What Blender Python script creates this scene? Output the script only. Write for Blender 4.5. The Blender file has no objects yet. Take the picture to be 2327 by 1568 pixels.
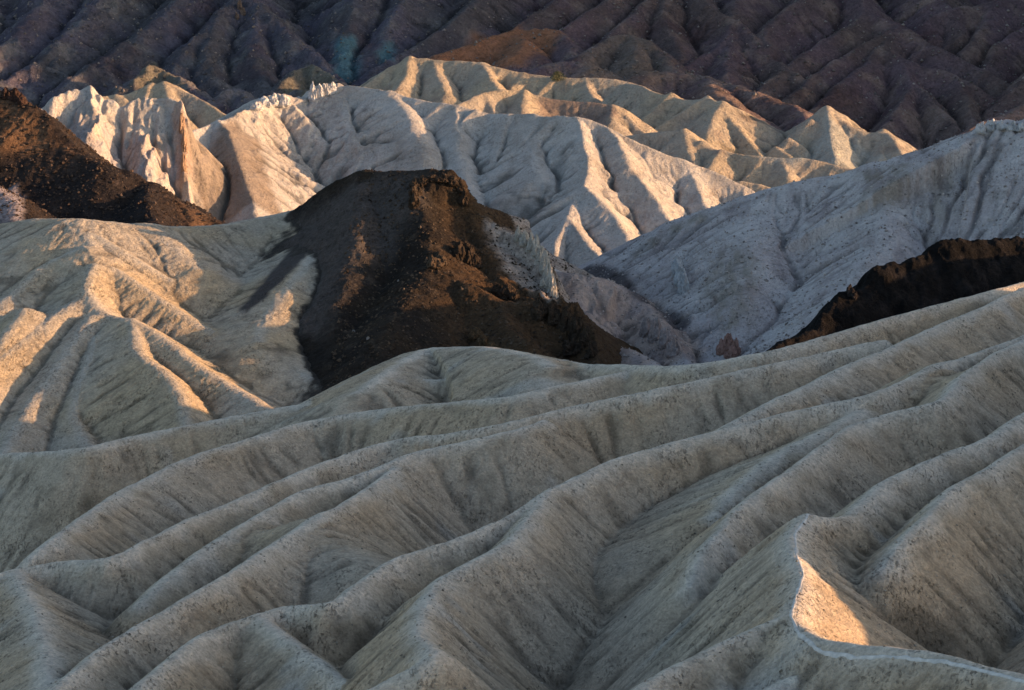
import bpy, math, random
import numpy as np
import time
T0 = time.time()
random.seed(7)
C = bpy.context.scene.collection
SC = bpy.context.scene

# ------------------------------------------------------------------ camera, sky, sun, exposure
FPX, CU, CV, PITCH = 5037.0, 1163.0, 784.0, math.radians(10.0)
cam = bpy.data.cameras.new("camera")
cam.angle = 2 * math.atan(CU / FPX)
cam.clip_start, cam.clip_end = 1.0, 20000.0
camo = bpy.data.objects.new("camera", cam)
C.objects.link(camo)
camo.rotation_euler = (math.radians(90) - PITCH, 0, 0)
SC.camera = camo

SUN_EL, SUN_AZ = math.radians(8.0), math.radians(97.0)      # azimuth clockwise from the view direction (+Y)
w = bpy.data.worlds.new("World")
SC.world = w
w.use_nodes = True
nt = w.node_tree
sky = nt.nodes.new("ShaderNodeTexSky")
sky.sky_type = 'NISHITA'
sky.sun_disc = False
sky.sun_elevation = SUN_EL
sky.sun_rotation = SUN_AZ
sky.air_density = 0.75
sky.dust_density = 1.0
sky.ozone_density = 0.9
nt.nodes["Background"].inputs[1].default_value = 0.15
nt.links.new(sky.outputs[0], nt.nodes["Background"].inputs[0])
sl = bpy.data.lights.new("sun", 'SUN')
sl.energy = 4.4
sl.angle = math.radians(0.5)
sl.color = (1.0, 0.60, 0.31)
so = bpy.data.objects.new("sun", sl)
C.objects.link(so)
SDIR = (math.sin(SUN_AZ) * math.cos(SUN_EL), math.cos(SUN_AZ) * math.cos(SUN_EL), math.sin(SUN_EL))
from mathutils import Vector
so.rotation_euler = Vector(SDIR).to_track_quat('Z', 'Y').to_euler()
SC.view_settings.view_transform = 'Standard'
SC.view_settings.look = 'None'
SC.view_settings.gamma = 1.0
SC.view_settings.exposure = 1.1
SC.cycles.max_bounces = 4
SC.cycles.diffuse_bounces = 3

# ------------------------------------------------------------------ view rays
def ray(u, v):
    x = (u - CU) / FPX; y = (CV - v) / FPX
    c, s = math.cos(PITCH), math.sin(PITCH)
    dy = c + y * s
    return x / dy, (-s + y * c) / dy
def P(u, v, d):
    dx, dz = ray(u, v)
    return (dx * d, d, dz * d)
def PF(u, v, h=0.0):                       # foreground: on the tilted sheet all crests of the badlands lie near
    dx, dz = ray(u, v)
    d = (-38.2 + h) / (dz - .17 * dx + .072)
    return (dx * d, d, dz * d)
def PM(u, v, o=0.0):                       # mountainside
    return P(u, v, 895 + (200 - v) * .4 + o)

# ------------------------------------------------------------------ numpy noise
def _hash(ix, iy, seed):
    h = (ix * 374761393 + iy * 668265263 + seed * 1442695041) & 0xFFFFFFFF
    h = ((h ^ (h >> 13)) * 1274126177) & 0xFFFFFFFF
    return h ^ (h >> 16)
def noise(x, y, seed=0):
    x = np.asarray(x, np.float64); y = np.asarray(y, np.float64)
    ix = np.floor(x).astype(np.int64); iy = np.floor(y).astype(np.int64)
    fx = (x - ix).astype(np.float32); fy = (y - iy).astype(np.float32)
    ux = fx * fx * fx * (fx * (fx * 6 - 15) + 10); uy = fy * fy * fy * (fy * (fy * 6 - 15) + 10)
    def g(a, b, dx, dy):
        t = (_hash(a, b, seed) & 0xFFFF).astype(np.float32) * np.float32(2 * math.pi / 65536)
        return np.cos(t) * dx + np.sin(t) * dy
    n00 = g(ix, iy, fx, fy); n10 = g(ix + 1, iy, fx - 1, fy)
    n01 = g(ix, iy + 1, fx, fy - 1); n11 = g(ix + 1, iy + 1, fx - 1, fy - 1)
    return 1.5 * ((n00 * (1 - ux) + n10 * ux) * (1 - uy) + (n01 * (1 - ux) + n11 * ux) * uy)
def fbm(x, y, lam, octs=4, seed=0, gain=.5, ridged=False):
    r = 0; a = 1.0; s = 0
    for o in range(octs):
        n = noise(x / lam + 13.7 * o, y / lam - 7.1 * o, seed + o)
        if ridged: n = 1 - 2 * np.abs(n)
        r = r + a * n; s += a; a *= gain; lam /= 2.03
    return r / s
def smooth(a, b, x):
    t = np.clip((x - a) / (b - a), 0, 1); return t * t * (3 - 2 * t)
def blur(A, n=1):
    for _ in range(n):
        A = np.pad(A, 1, mode='edge')
        A = (A[:-2] + 2 * A[1:-1] + A[2:]) * .25
        A = (A[:, :-2] + 2 * A[:, 1:-1] + A[:, 2:]) * .25
    return A

def boxb(A, r):
    for ax in (0, 1):
        P_ = np.pad(A, [(r + 1, r) if i == ax else (0, 0) for i in (0, 1)], mode='edge').astype(np.float64)
        c = np.cumsum(P_, axis=ax)
        n = A.shape[ax]; k = 2 * r + 1
        A = (c[k:k + n] - c[:n]) / k if ax == 0 else (c[:, k:k + n] - c[:, :n]) / k
    return A.astype(np.float32)
# ------------------------------------------------------------------ terrain groups
class Hills:
    """A height field grown from ridge crests: every crest sheds talus flanks, the highest wins."""
    def __init__(s, x0, x1, y0, y1, cell, floor=-130.):
        s.x0, s.y0, s.cell = x0, y0, cell
        s.xs = np.arange(x0, x1, cell); s.ys = np.arange(y0, y1, cell)
        s.X, s.Y = np.meshgrid(s.xs, s.ys)
        s.X = s.X.astype(np.float32); s.Y = s.Y.astype(np.float32)
        s.H = np.full(s.X.shape, floor, np.float32)
        s.D = np.full(s.X.shape, 99., np.float32)      # distance to the owning crest
        s.U = np.zeros(s.X.shape, np.float32); s.nr = 0
        s.warp(0, 10)
    def warp(s, amp, lam, seed=5):
        s.WX = s.X + amp * fbm(s.X, s.Y, lam, 3, seed)
        s.WY = s.Y + amp * fbm(s.X, s.Y, lam, 3, seed + 50)
    def ridge(s, pts, sl=.65, sr=None, r=1.5, k=.5, reach=60, jag=0., jl=6., pale=0.):
        """sl: slope on the left of the direction of travel, sr: on the right."""
        if sr is None: sr = sl
        p = np.array(pts, np.float64)
        # resample with a smooth curve
        d = np.r_[0, np.cumsum(np.hypot(*np.diff(p[:, :2], axis=0).T))]
        n = max(2, int(d[-1] / max(s.cell * 6, 1.2)))
        t = np.linspace(0, d[-1], n)
        q = np.stack([np.interp(t, d, p[:, i]) for i in range(3)], 1)
        for _ in range(2):
            if len(q) > 4: q[1:-1] = .25 * q[:-2] + .5 * q[1:-1] + .25 * q[2:]
        if jag:
            q[:, 2] += jag * (fbm(t, t * 0, jl, 4, int(abs(p[0, 0]) * 7) + 3, .6))
        lo = q[:, :2].min(0) - reach; hi = q[:, :2].max(0) + reach
        i0, i1 = np.clip(((np.array([lo[0], hi[0]]) - s.x0) / s.cell).astype(int), 0, len(s.xs))
        j0, j1 = np.clip(((np.array([lo[1], hi[1]]) - s.y0) / s.cell).astype(int), 0, len(s.ys))
        if i1 <= i0 or j1 <= j0: return
        X = s.WX[j0:j1, i0:i1]; Y = s.WY[j0:j1, i0:i1]
        best = np.full(X.shape, 1e9, np.float32); Z = np.zeros(X.shape, np.float32); S = np.zeros(X.shape, np.float32); U = np.zeros(X.shape, np.float32)
        s.nr += 1; ul = np.linspace(0, d[-1], len(q))
        for a, b, u0, u1 in zip(q[:-1], q[1:], ul[:-1], ul[1:]):
            # sub window
            m = reach
            c0, c1 = np.clip(((np.array([min(a[0], b[0]) - m, max(a[0], b[0]) + m]) - s.x0) / s.cell).astype(int) - i0, 0, i1 - i0)
            r0, r1 = np.clip(((np.array([min(a[1], b[1]) - m, max(a[1], b[1]) + m]) - s.y0) / s.cell).astype(int) - j0, 0, j1 - j0)
            if c1 <= c0 or r1 <= r0: continue
            sx = X[r0:r1, c0:c1]; sy = Y[r0:r1, c0:c1]
            ex, ey = b[0] - a[0], b[1] - a[1]; L2 = ex * ex + ey * ey + 1e-9
            px = sx - np.float32(a[0]); py = sy - np.float32(a[1])
            tt = np.clip((px * np.float32(ex) + py * np.float32(ey)) / np.float32(L2), 0, 1)
            dx = px - tt * np.float32(ex); dy = py - tt * np.float32(ey)
            d2 = dx * dx + dy * dy
            w_ = d2 < best[r0:r1, c0:c1]
            best[r0:r1, c0:c1][w_] = d2[w_]
            Z[r0:r1, c0:c1][w_] = (np.float32(a[2]) + tt * np.float32(b[2] - a[2]))[w_]
            cr = (np.float32(ex) * dy - np.float32(ey) * dx) / np.float32(math.sqrt(L2))
            S[r0:r1, c0:c1][w_] = cr[w_]
            U[r0:r1, c0:c1][w_] = (np.float32(u0) + tt * np.float32(u1 - u0))[w_]
        dist = np.sqrt(best)
        side = S / (dist + .3)
        slope = sr + (sl - sr) * (side * .5 + .5)
        h = Z - slope * (np.sqrt(dist * dist + r * r) - r)
        h[dist > reach] = -1e3
        H = s.H[j0:j1, i0:i1]; D = s.D[j0:j1, i0:i1]
        own = h > H
        D[own] = dist[own] + pale
        s.U[j0:j1, i0:i1][own] = (U + 137.3 * s.nr + np.where(S > 0, 61.7, 0))[own]
        e = np.clip(k - np.abs(h - H), 0, None) / max(k, 1e-3)
        s.H[j0:j1, i0:i1] = np.maximum(h, H) + e * e * k * .25
    def ribs(s, pts, side, slope=.62, gap=9., length=30., relief=.84, seed=1, r=.8, skew=.35, k=.4, steep=.7, drop=.3):
        """short spurs down one flank (side +1 left of travel, -1 right)"""
        rng = random.Random(seed)
        p = np.array(pts, np.float64)
        d = np.r_[0, np.cumsum(np.hypot(*np.diff(p[:, :2], axis=0).T))]
        t = rng.uniform(.3, 1) * gap
        while t < d[-1]:
            x, y, z = [np.interp(t, d, p[:, i]) for i in range(3)]
            a = [np.interp(min(t + 2, d[-1]), d, p[:, i]) - np.interp(max(t - 2, 0), d, p[:, i]) for i in range(2)]
            ang = math.atan2(a[1], a[0]) + side * (math.pi / 2) + rng.uniform(-skew, skew)
            L = length * rng.uniform(.5, 1.15); q = []; rl = relief + rng.uniform(-.05, .05); zz = z - drop
            for i in range(6):
                q.append((x, y, zz))
                st = L / 5; x += math.cos(ang) * st; y += math.sin(ang) * st; zz -= slope * rl * st
                ang += rng.uniform(-.16, .16); rl = min(rl + .02, .97)
            s.ridge(q, sl=steep, r=r, k=k, reach=gap * 1.6)
            t += gap * rng.uniform(.6, 1.5)
    def rills(s, lam, amp, start=.6, seed=1, width=.3, stretch=6., fans=.35):
        """channels washed straight down the flanks from every crest"""
        T_ = s.D
        U = s.U + fans * lam * 2 * fbm(s.X, s.Y, lam * 3, 3, seed + 9)
        n = noise(U / lam, T_ / (lam * stretch) + .2 * noise(s.X / lam / 3, s.Y / lam / 3, seed + 3), seed)
        g = (1 - smooth(0, width, np.abs(n))) * smooth(start * lam * .4, start * lam * .4 + lam * .9, T_) * (.4 + .6 * smooth(-.3, .3, noise(s.X / lam / 5, s.Y / lam / 5, seed + 4)))
        s.H = (s.H - amp * g).astype(np.float32)
        s.G = getattr(s, 'G', 0) + g
    def floor_at(s, z):
        s.H = np.maximum(s.H, z)
    def erode(s, carve, steps=100, iters=2, dens=1.0, cap=12., seed=1, power=.5, jit=.35, mask=None):
        ny, nx = s.H.shape
        rng = np.random.default_rng(seed)
        acc_all = np.zeros((ny, nx), np.float32); H0 = s.H.copy(); big = 0
        for it in range(iters):
            B = blur(s.H + (s.cell * .55 * noise(s.X / (s.cell * 4.3), s.Y / (s.cell * 4.3), seed + 90) if it == 0 else 0), 3)
            gy, gx = np.gradient(B)
            gm = np.sqrt(gx * gx + gy * gy) + 1e-6
            gx = (-gx / gm).astype(np.float32).ravel(); gy = (-gy / gm).astype(np.float32).ravel()
            gmf = (gm / s.cell).ravel()
            N = int(nx * ny * dens)
            px = rng.random(N, dtype=np.float32) * (nx - 3) + 1; py = rng.random(N, dtype=np.float32) * (ny - 3) + 1
            acc = np.zeros(nx * ny, np.float32)
            vx = np.zeros(N, np.float32); vy = np.zeros(N, np.float32)
            for st in range(steps):
                idx = (py + .5).astype(np.int32) * nx + (px + .5).astype(np.int32)
                if st > 2: acc += np.bincount(idx, minlength=nx * ny)[:nx * ny]
                vx = .35 * vx + gx[idx]; vy = .35 * vy + gy[idx]
                l = np.sqrt(vx * vx + vy * vy) + 1e-6
                vx /= l; vy /= l
                px = np.clip(px + vx + jit * (rng.random(N, dtype=np.float32) - .5), 1, nx - 2)
                py = np.clip(py + vy + jit * (rng.random(N, dtype=np.float32) - .5), 1, ny - 2)
            acc = acc.reshape(ny, nx) / (dens * steps)
            acc = blur(acc, 1) if it < iters - 1 else .5 * acc + .5 * blur(acc, 1)
            a = np.clip(acc, 0, cap) ** power
            a = a - boxb(a, 5)
            c = carve / iters * np.clip(a - .12, 0, 4.) / (1 + (acc / 5.) ** 2)
            if mask is not None: c = c * mask
            s.H = (s.H - c).astype(np.float32)
            big = big + acc / iters
            acc_all += blur(np.clip(a, 0, 9), 1) * 2.6 / (1 + (acc / 12.) ** 2)
        wv = smooth(3.5, 9, blur(big, 3))
        s.H = (s.H * (1 - wv) + (blur(H0, 1) - carve * .5) * wv).astype(np.float32)
        s.F = acc_all / iters + 3.0 * getattr(s, 'G', 0)
    def _bspline(s, A, fx, fy):
        ix = np.floor(fx).astype(np.int32); iy = np.floor(fy).astype(np.int32)
        tx = (fx - ix).astype(np.float32); ty = (fy - iy).astype(np.float32)
        def wts(t):
            return [(1 - t) ** 3 / 6, (3 * t ** 3 - 6 * t ** 2 + 4) / 6, (-3 * t ** 3 + 3 * t ** 2 + 3 * t + 1) / 6, t ** 3 / 6]
        WX, WY = wts(tx), wts(ty)
        out = np.zeros(fx.shape, np.float32)
        ny, nx = A.shape
        for j in range(4):
            jj = np.clip(iy + j - 1, 0, ny - 1) * nx
            for i in range(4):
                out += WX[i] * WY[j] * A.ravel()[jj + np.clip(ix + i - 1, 0, nx - 1)]
        return out
    def mesh(s, name, a0, a1, y0, y1, rows, mat, colour, micro=None, cols_px=1.0, label=None, skirt=None):
        da = cols_px * 2.2715 / FPX
        a = np.arange(max(a0, -.25), min(a1, .25), da)          # fine inside the view, coarser well outside it
        if a0 < -.25: a = np.r_[np.arange(a0, a[0] - da, da * 3), a]
        if a1 > .25: a = np.r_[a, np.arange(a[-1] + da, a1, da * 3)]
        y = y0 * (y1 / y0) ** (np.arange(rows) / (rows - 1))
        A, Yv = np.meshgrid(a, y)
        Xv = A * Yv
        fx = (Xv - s.x0) / s.cell; fy = (Yv - s.y0) / s.cell
        Z = s._bspline(s.H, fx, fy)
        F = s._bspline(s.F, fx, fy) if hasattr(s, 'F') else np.zeros_like(Z)
        D = s._bspline(s.D, fx, fy)
        if micro is not None: Z = Z + micro(Xv, Yv, Z, D, F)
        col = colour(Xv, Yv, Z, D, F)
        ny, nx = Z.shape
        v = np.stack([Xv, Yv, Z], -1).reshape(-1, 3).astype(np.float32)
        idx = np.arange(nx * ny, dtype=np.int32).reshape(ny, nx)
        q = np.stack([idx[:-1, :-1], idx[:-1, 1:], idx[1:, 1:], idx[1:, :-1]], -1).reshape(-1, 4)
        me = bpy.data.meshes.new(name)
        me.vertices.add(len(v)); me.vertices.foreach_set("co", v.ravel())
        me.loops.add(q.size); me.loops.foreach_set("vertex_index", q.ravel())
        me.polygons.add(len(q)); me.polygons.foreach_set("loop_start", np.arange(0, q.size, 4, dtype=np.int32))
        me.polygons.foreach_set("use_smooth", np.ones(len(q), bool))
        me.update(calc_edges=True)
        ca = me.color_attributes.new("Col", 'FLOAT_COLOR', 'POINT')
        c4 = np.ones((nx * ny, 4), np.float32); c4[:, :3] = np.clip(col, .005, .9).reshape(-1, 3)
        ca.data.foreach_set("color", c4.ravel())
        me.materials.append(mat)
        o = bpy.data.objects.new(name, me); C.objects.link(o)
        o["kind"] = "structure"
        if label: o["label"] = label
        print(name, len(v), round(time.time() - T0, 1))
        return o
    def z_at(s, x, y):
        return float(s._bspline(s.H, np.array([(x - s.x0) / s.cell]), np.array([(y - s.y0) / s.cell]))[0])
    def hit(s, u, v, y0=None, y1=None):
        dx, dz = ray(u, v)
        y = np.arange(y0 or s.ys[2], y1 or s.ys[-3], s.cell * .7)
        z = s._bspline(s.H, (dx * y - s.x0) / s.cell, (y - s.y0) / s.cell)
        k = np.nonzero(z >= dz * y)[0]
        if len(k) == 0: return None
        i = k[0]; return (float(dx * y[i]), float(y[i]), float(z[i]))

# ------------------------------------------------------------------ materials
def earth(name, grain, bump=1.0, crack=.5, mott=.25, stretch=1.0, rough=.95):
    """Vertex albedo, mottled; bump of pebbles, crust and short cracks. grain: metres of the finest clods."""
    m = bpy.data.materials.new(name); m.use_nodes = True
    n = m.node_tree.nodes; L = m.node_tree.links
    b = n["Principled BSDF"]; b.inputs["Roughness"].default_value = rough
    b.inputs["Specular IOR Level"].default_value = .1
    at = n.new("ShaderNodeAttribute"); at.attribute_name = "Col"
    tc = n.new("ShaderNodeTexCoord")
    def nz(scale, det=4, ro=.6, dist=0.):
        t = n.new("ShaderNodeTexNoise"); t.inputs["Scale"].default_value = scale
        t.inputs["Detail"].default_value = det; t.inputs["Roughness"].default_value = ro
        t.inputs["Distortion"].default_value = dist
        L.new(tc.outputs["Object"], t.inputs["Vector"]); return t
    def ramp(src, a, b_, c0, c1):
        r = n.new("ShaderNodeMapRange"); r.inputs[1].default_value = a; r.inputs[2].default_value = b_
        r.inputs[3].default_value = c0; r.inputs[4].default_value = c1; r.clamp = True; L.new(src, r.inputs[0]); return r.outputs[0]
    def mul(a, b_):
        x = n.new("ShaderNodeMath"); x.operation = 'MULTIPLY'; L.new(a, x.inputs[0]); L.new(b_, x.inputs[1]); return x.outputs[0]
    fine = nz(1 / grain * .5, 5, .7, .3)
    mid = nz(1 / grain * .12, 4, .6)
    f1 = ramp(fine.outputs[0], .3, .7, 1 - mott, 1 + mott)
    f2 = ramp(mid.outputs[0], .3, .7, 1 - mott * .6, 1 + mott * .6)
    mp = n.new("ShaderNodeMapping"); mp.inputs["Scale"].default_value = (1, .32, .32)
    addn = n.new("ShaderNodeVectorMath"); addn.operation = 'MULTIPLY_ADD'
    addn.inputs[1].default_value = (grain * 5,) * 3
    dn = nz(1 / grain * .3, 3, .6)
    L.new(dn.outputs["Color"], addn.inputs[0]); L.new(tc.outputs["Object"], addn.inputs[2])
    vo = n.new("ShaderNodeTexNoise"); vo.inputs["Scale"].default_value = 1 / grain * .8; vo.inputs["Detail"].default_value = 2
    L.new(addn.outputs[0], mp.inputs[0]); L.new(mp.outputs[0], vo.inputs["Vector"])
    gate = nz(1 / grain * .035, 3, .6)
    ck = ramp(vo.outputs[0], .56, .66, 0., 1.)
    ckg = mul(ck, ramp(gate.outputs[0], .42, .62, 0., 1.))
    ckc = ramp(ckg, 0, 1, 1, 1 - crack * .6)
    k = mul(mul(f1, f2), ckc)
    mx = n.new("ShaderNodeMix"); mx.data_type = 'RGBA'; mx.blend_type = 'MULTIPLY'; mx.inputs[0].default_value = 1
    cc = n.new("ShaderNodeCombineColor")
    for i in range(3): L.new(k, cc.inputs[i])
    L.new(at.outputs["Color"], mx.inputs[6]); L.new(cc.outputs[0], mx.inputs[7])
    L.new(mx.outputs[2], b.inputs["Base Color"])
    b1 = n.new("ShaderNodeBump"); b1.inputs["Strength"].default_value = min(1, .8 * bump); b1.inputs["Distance"].default_value = grain * 1.8 * bump
    L.new(fine.outputs[0], b1.inputs["Height"])
    b2 = n.new("ShaderNodeBump"); b2.inputs["Strength"].default_value = .8; b2.inputs["Distance"].default_value = grain * 3.5 * bump
    L.new(mid.outputs[0], b2.inputs["Height"]); L.new(b2.outputs[0], b1.inputs["Normal"])
    b3 = n.new("ShaderNodeBump"); b3.invert = True; b3.inputs["Strength"].default_value = crack; b3.inputs["Distance"].default_value = grain * 1.2
    L.new(ckg, b3.inputs["Height"]); L.new(b1.outputs[0], b3.inputs["Normal"])
    L.new(b3.outputs[0], b.inputs["Normal"])
    return m

def C3(*c): return np.array(c, np.float32)
def mixc(a, b, t): return a + (b - a) * t[..., None]
def lump(X, Y, cx, cy, rx, ry, seed=9, rag=.35, rot=0.):
    """soft ragged patch round a place on the ground"""
    dx, dy = X - cx, Y - cy
    c, s = math.cos(rot), math.sin(rot)
    ex, ey = (dx * c + dy * s) / rx, (-dx * s + dy * c) / ry
    d = np.sqrt(ex * ex + ey * ey) + rag * fbm(X, Y, max(rx, ry) * .5, 4, seed)
    return 1 - smooth(.75, 1.1, d)
def poly_d(X, Y, pts):
    """signed distance to a ground polygon (negative inside)"""
    d = np.full(X.shape, 1e9, np.float32); ins = np.zeros(X.shape, bool)
    n = len(pts)
    for i in range(n):
        ax, ay = pts[i][:2]; bx, by = pts[(i + 1) % n][:2]
        ex, ey = bx - ax, by - ay
        t = np.clip(((X - ax) * ex + (Y - ay) * ey) / (ex * ex + ey * ey + 1e-9), 0, 1)
        d = np.minimum(d, np.hypot(X - ax - t * ex, Y - ay - t * ey))
        c = (ay > Y) != (by > Y)
        ins ^= c & (X < (bx - ax) * (Y - ay) / (by - ay + 1e-12) + ax)
    return np.where(ins, -d, d)
def patch(hl, X, Y, uv, soft=2., rag=2., lam=6., seed=3):
    pts = [hl.hit(*p) for p in uv]
    pts = [p for p in pts if p]
    if len(pts) < 3: return np.zeros(X.shape, np.float32)
    d = poly_d(X, Y, pts) + rag * fbm(X, Y, lam, 4, seed)
    return 1 - smooth(-soft, soft, d)
def along(hl, X, Y, uv, width, rag=.4, lam=3., seed=4):
    pts = [hl.hit(*p) for p in uv]; pts = [p for p in pts if p]
    d = np.full(X.shape, 1e9)
    for a, b in zip(pts[:-1], pts[1:]):
        ex, ey = b[0] - a[0], b[1] - a[1]
        t = np.clip(((X - a[0]) * ex + (Y - a[1]) * ey) / (ex * ex + ey * ey + 1e-9), 0, 1)
        d = np.minimum(d, np.hypot(X - a[0] - t * ex, Y - a[1] - t * ey))
    d = d + rag * width * fbm(X, Y, lam, 3, seed)
    return 1 - smooth(width * .4, width * 1.2, d)

# ================================================================== FOREGROUND BADLANDS
fg = Hills(-160, 160, 98, 402, .3)
fg.warp(.5, 14)
R = lambda pts, **kw: fg.ridge([PF(*p) for p in pts], **kw)
R([(-900,1080),(-300,1045),(-120,1036),(0,1030),(120,1024),(200,1017),(300,990),(480,955),(615,930),(780,898),(900,878),(1020,858),(1150,842),(1260,826),(1420,829),(1510,833),(1600,825),(1750,798),(1900,757),(2100,700),(2210,672),(2326,640),(2600,565),(3200,480)], sl=.92, sr=.95, r=.92)
R([(815,893,1),(850,868,2),(900,833,2.5),(975,790,3),(1040,788,3),(1090,787,3),(1180,799,2.5),(1215,808,2),(1255,830,1)], sl=.55, r=4, k=2)
R([(1420,845,-.5),(1300,868,0),(1170,900,0),(1000,915,0),(850,930),(700,955),(550,1000),(450,1030),(350,1079),(250,1130),(180,1180),(100,1240),(60,1275,-1),(0,1330,-3)], sl=.72, sr=.95, r=.92, k=1)
R([(2010,772,-.5),(1860,803,-.5),(1743,829),(1603,859),(1463,889),(1313,919),(1200,950),(1100,972),(950,992),(875,1002),(750,1044),(650,1084),(525,1144),(415,1184),(250,1269),(140,1272),(30,1294),(-100,1330)], sl=.92, r=.6)
R([(1240,955,-.3),(1163,979),(950,1024),(850,1066),(760,1095),(690,1114),(575,1176),(480,1235,-.5),(400,1300,-1),(320,1370,-2.5)], sl=.92, r=.92)
R([(900,1062,-.5),(850,1100),(740,1170),(640,1222),(500,1314),(350,1399),(250,1459),(125,1566),(40,1640)], sl=.92, r=.6)
R([(2326,652,0),(2230,700,.3),(2140,735,0),(2020,790,0),(1940,825,0),(1863,862),(1788,894),(1720,928,-.5),(1663,961,-1)], sl=.72, r=.7)
R([(3300,560),(2700,640),(2500,690),(2326,762),(2220,800),(2113,839),(1983,895),(1813,929),(1663,969),(1513,1009),(1388,1044),(1253,1109),(1180,1160),(1060,1215),(900,1264),(810,1334),(750,1374),(660,1369),(590,1396),(485,1424),(400,1480),(300,1580),(250,1640)], sl=.95, sr=.95, r=.6)
R([(1253,1109),(1195,1180),(1150,1240),(1060,1285),(1000,1314),(955,1384,.3),(950,1440,1.2),(1000,1482,2),(960,1505,1.6),(880,1540,.6),(800,1590)], sl=.95, r=.92)
R([(590,1396),(640,1440,-1),(720,1500,-2.),(820,1580,-3.)], sl=.72, r=.6)
R([(2420,730,.5),(2260,800,.5),(2180,860,.2),(2138,912),(2038,932),(1938,964),(1863,1020),(1753,1094),(1663,1170,-.6),(1600,1250,-1.6),(1565,1330,-3)], sl=.95, r=.6)
R([(2060,885,-1),(2000,908,-1.2),(1903,962,-1.5),(1830,1000,-1.8),(1753,1039,-2),(1673,1109,-2.4),(1613,1174,-3)], sl=.5, r=1., k=.3)
R([(3300,700),(2600,800),(2450,870),(2326,939),(2258,992),(2163,1024),(2063,1067),(2008,1089),(1950,1150,-.3),(1915,1183,0),(1870,1176,.7),(1835,1170,1.2)], sl=.95, r=.92)
R([(1835,1170,1.2),(1800,1212,1.4),(1808,1265,1.4),(1826,1310,1.4),(1810,1355,1.3),(1796,1395,1.2),(1815,1430,1),(1860,1455,1),(1950,1466,1),(2050,1472,1),(2150,1488,1),(2326,1535,1),(2500,1590,1)], sl=.72, sr=.95, r=.6)
R([(1796,1395,1.2),(1720,1420,.8),(1650,1455,.6),(1580,1490,.5),(1450,1562,.3),(1380,1620)], sl=.95, r=.7)
R([(1900,1500,0),(1800,1540,-.8),(1720,1580,-1)], sl=.72, r=.7)
R([(3300,800),(2700,880),(2550,930),(2326,1010),(2240,1068),(2163,1109),(2088,1184),(2033,1245,-.5),(2010,1290,-1.4)], sl=.95, r=.6)
R([(2760,1050,-3),(2600,1200,-4),(2520,1400,-4),(2500,1640,-4)], sl=.92, r=.92)
R([(30,1294),(55,1340,-.3),(90,1420,-.6),(105,1500,-.8),(110,1600,-1)], sl=.55, r=.7)
# secondary spurs that crease the long flanks
R([(2113,839,-.4),(2160,880,-1.5),(2200,930,-3)], sl=.72, r=3, k=2.5, pale=3)
R([(950,992,-.6),(930,1040,-2)], sl=.72, r=3, k=2.5, pale=3)
R([(700,1184,-.3),(760,1230,-1.6),(830,1290,-3)], sl=.58, r=3, k=2.5, pale=3)
fg.floor_at(-140)
X, Y = fg.X, fg.Y
fl = smooth(0, 5, fg.D)
fg.H += (.35 * fbm(X, Y, 12, 3, 21) * (.3 + .7 * fl) + .12 * fbm(X, Y, 2.6, 3, 22))
fg.rills(3.4, .34, seed=11); fg.rills(1.5, .2, seed=12, start=.4, width=.4)
fg.erode(.34, steps=70, iters=3, cap=14, seed=3, power=.6)
M_FG = earth("sandy_clay", .16, bump=1.1, crack=.8, mott=.3)
def col_fg(X, Y, Z, D, F):
    n = fbm(X, Y, 22, 4, 31); n2 = fbm(X, Y, 5, 4, 32)
    c = mixc(C3(.53, .385, .25), C3(.51, .405, .295), smooth(-.35, .35, n))
    c = mixc(c, C3(.33, .26, .18), smooth(.1, .5, n2) * .5)
    c = mixc(c, C3(.49, .465, .42), smooth(.25, .55, fbm(X, Y, 11, 3, 33)) * .5)
    c = mixc(c, C3(.69, .595, .485), (1 - smooth(.1, 2.2, D + 1.3 * n2)) * .75)  # paler crests: trodden dust, plus brighter skylight put into the colour
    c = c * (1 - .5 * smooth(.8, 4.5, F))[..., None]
    return c
PATHUV = [(1836,1171),(1806,1215),(1810,1265),(1826,1310),(1808,1358),(1797,1397),(1815,1432),(1860,1456),(1950,1468),(2050,1474),(2150,1490),(2326,1537),(2450,1575)]
def mic_fg(X, Y, Z, D, F):
    return .035 * fbm(X, Y, .9, 3, 41) + .05 * fbm(X * 1.6, Y * .7, 1.6, 2, 42, ridged=True) * smooth(1, 5, D)
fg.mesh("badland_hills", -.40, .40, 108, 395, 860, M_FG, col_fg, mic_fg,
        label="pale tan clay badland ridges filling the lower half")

# the trodden footpath along the crest, draped on the clay
pp = np.array([PF(u, v, 1.2)[:2] for u, v in PATHUV])
dd = np.r_[0, np.cumsum(np.hypot(*np.diff(pp, axis=0).T))]
tt = np.arange(0, dd[-1], .25)
cx = np.interp(tt, dd, pp[:, 0]); cy = np.interp(tt, dd, pp[:, 1])
for _ in range(6):
    cx[1:-1] = .25 * cx[:-2] + .5 * cx[1:-1] + .25 * cx[2:]; cy[1:-1] = .25 * cy[:-2] + .5 * cy[1:-1] + .25 * cy[2:]
tx, ty = np.gradient(cx), np.gradient(cy); tl = np.hypot(tx, ty); nx_, ny_ = -ty / tl, tx / tl
wd = np.clip(.2 + .16 * noise(tt / 2.1, tt * 0, 4) + .09 * noise(tt / .6, tt * 0, 8), .05, .5)
of = np.linspace(-1, 1, 7)
PX = cx[:, None] + nx_[:, None] * of * wd[:, None] + .06 * noise(tt / .9, tt * 0, 6)[:, None]
PY = cy[:, None] + ny_[:, None] * of * wd[:, None]
PZ = fg._bspline(fg.H, (PX - fg.x0) / fg.cell, (PY - fg.y0) / fg.cell) + mic_fg(PX, PY, 0, np.zeros_like(PX), 0) + .03 - .08 * np.abs(of) ** 2
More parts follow.
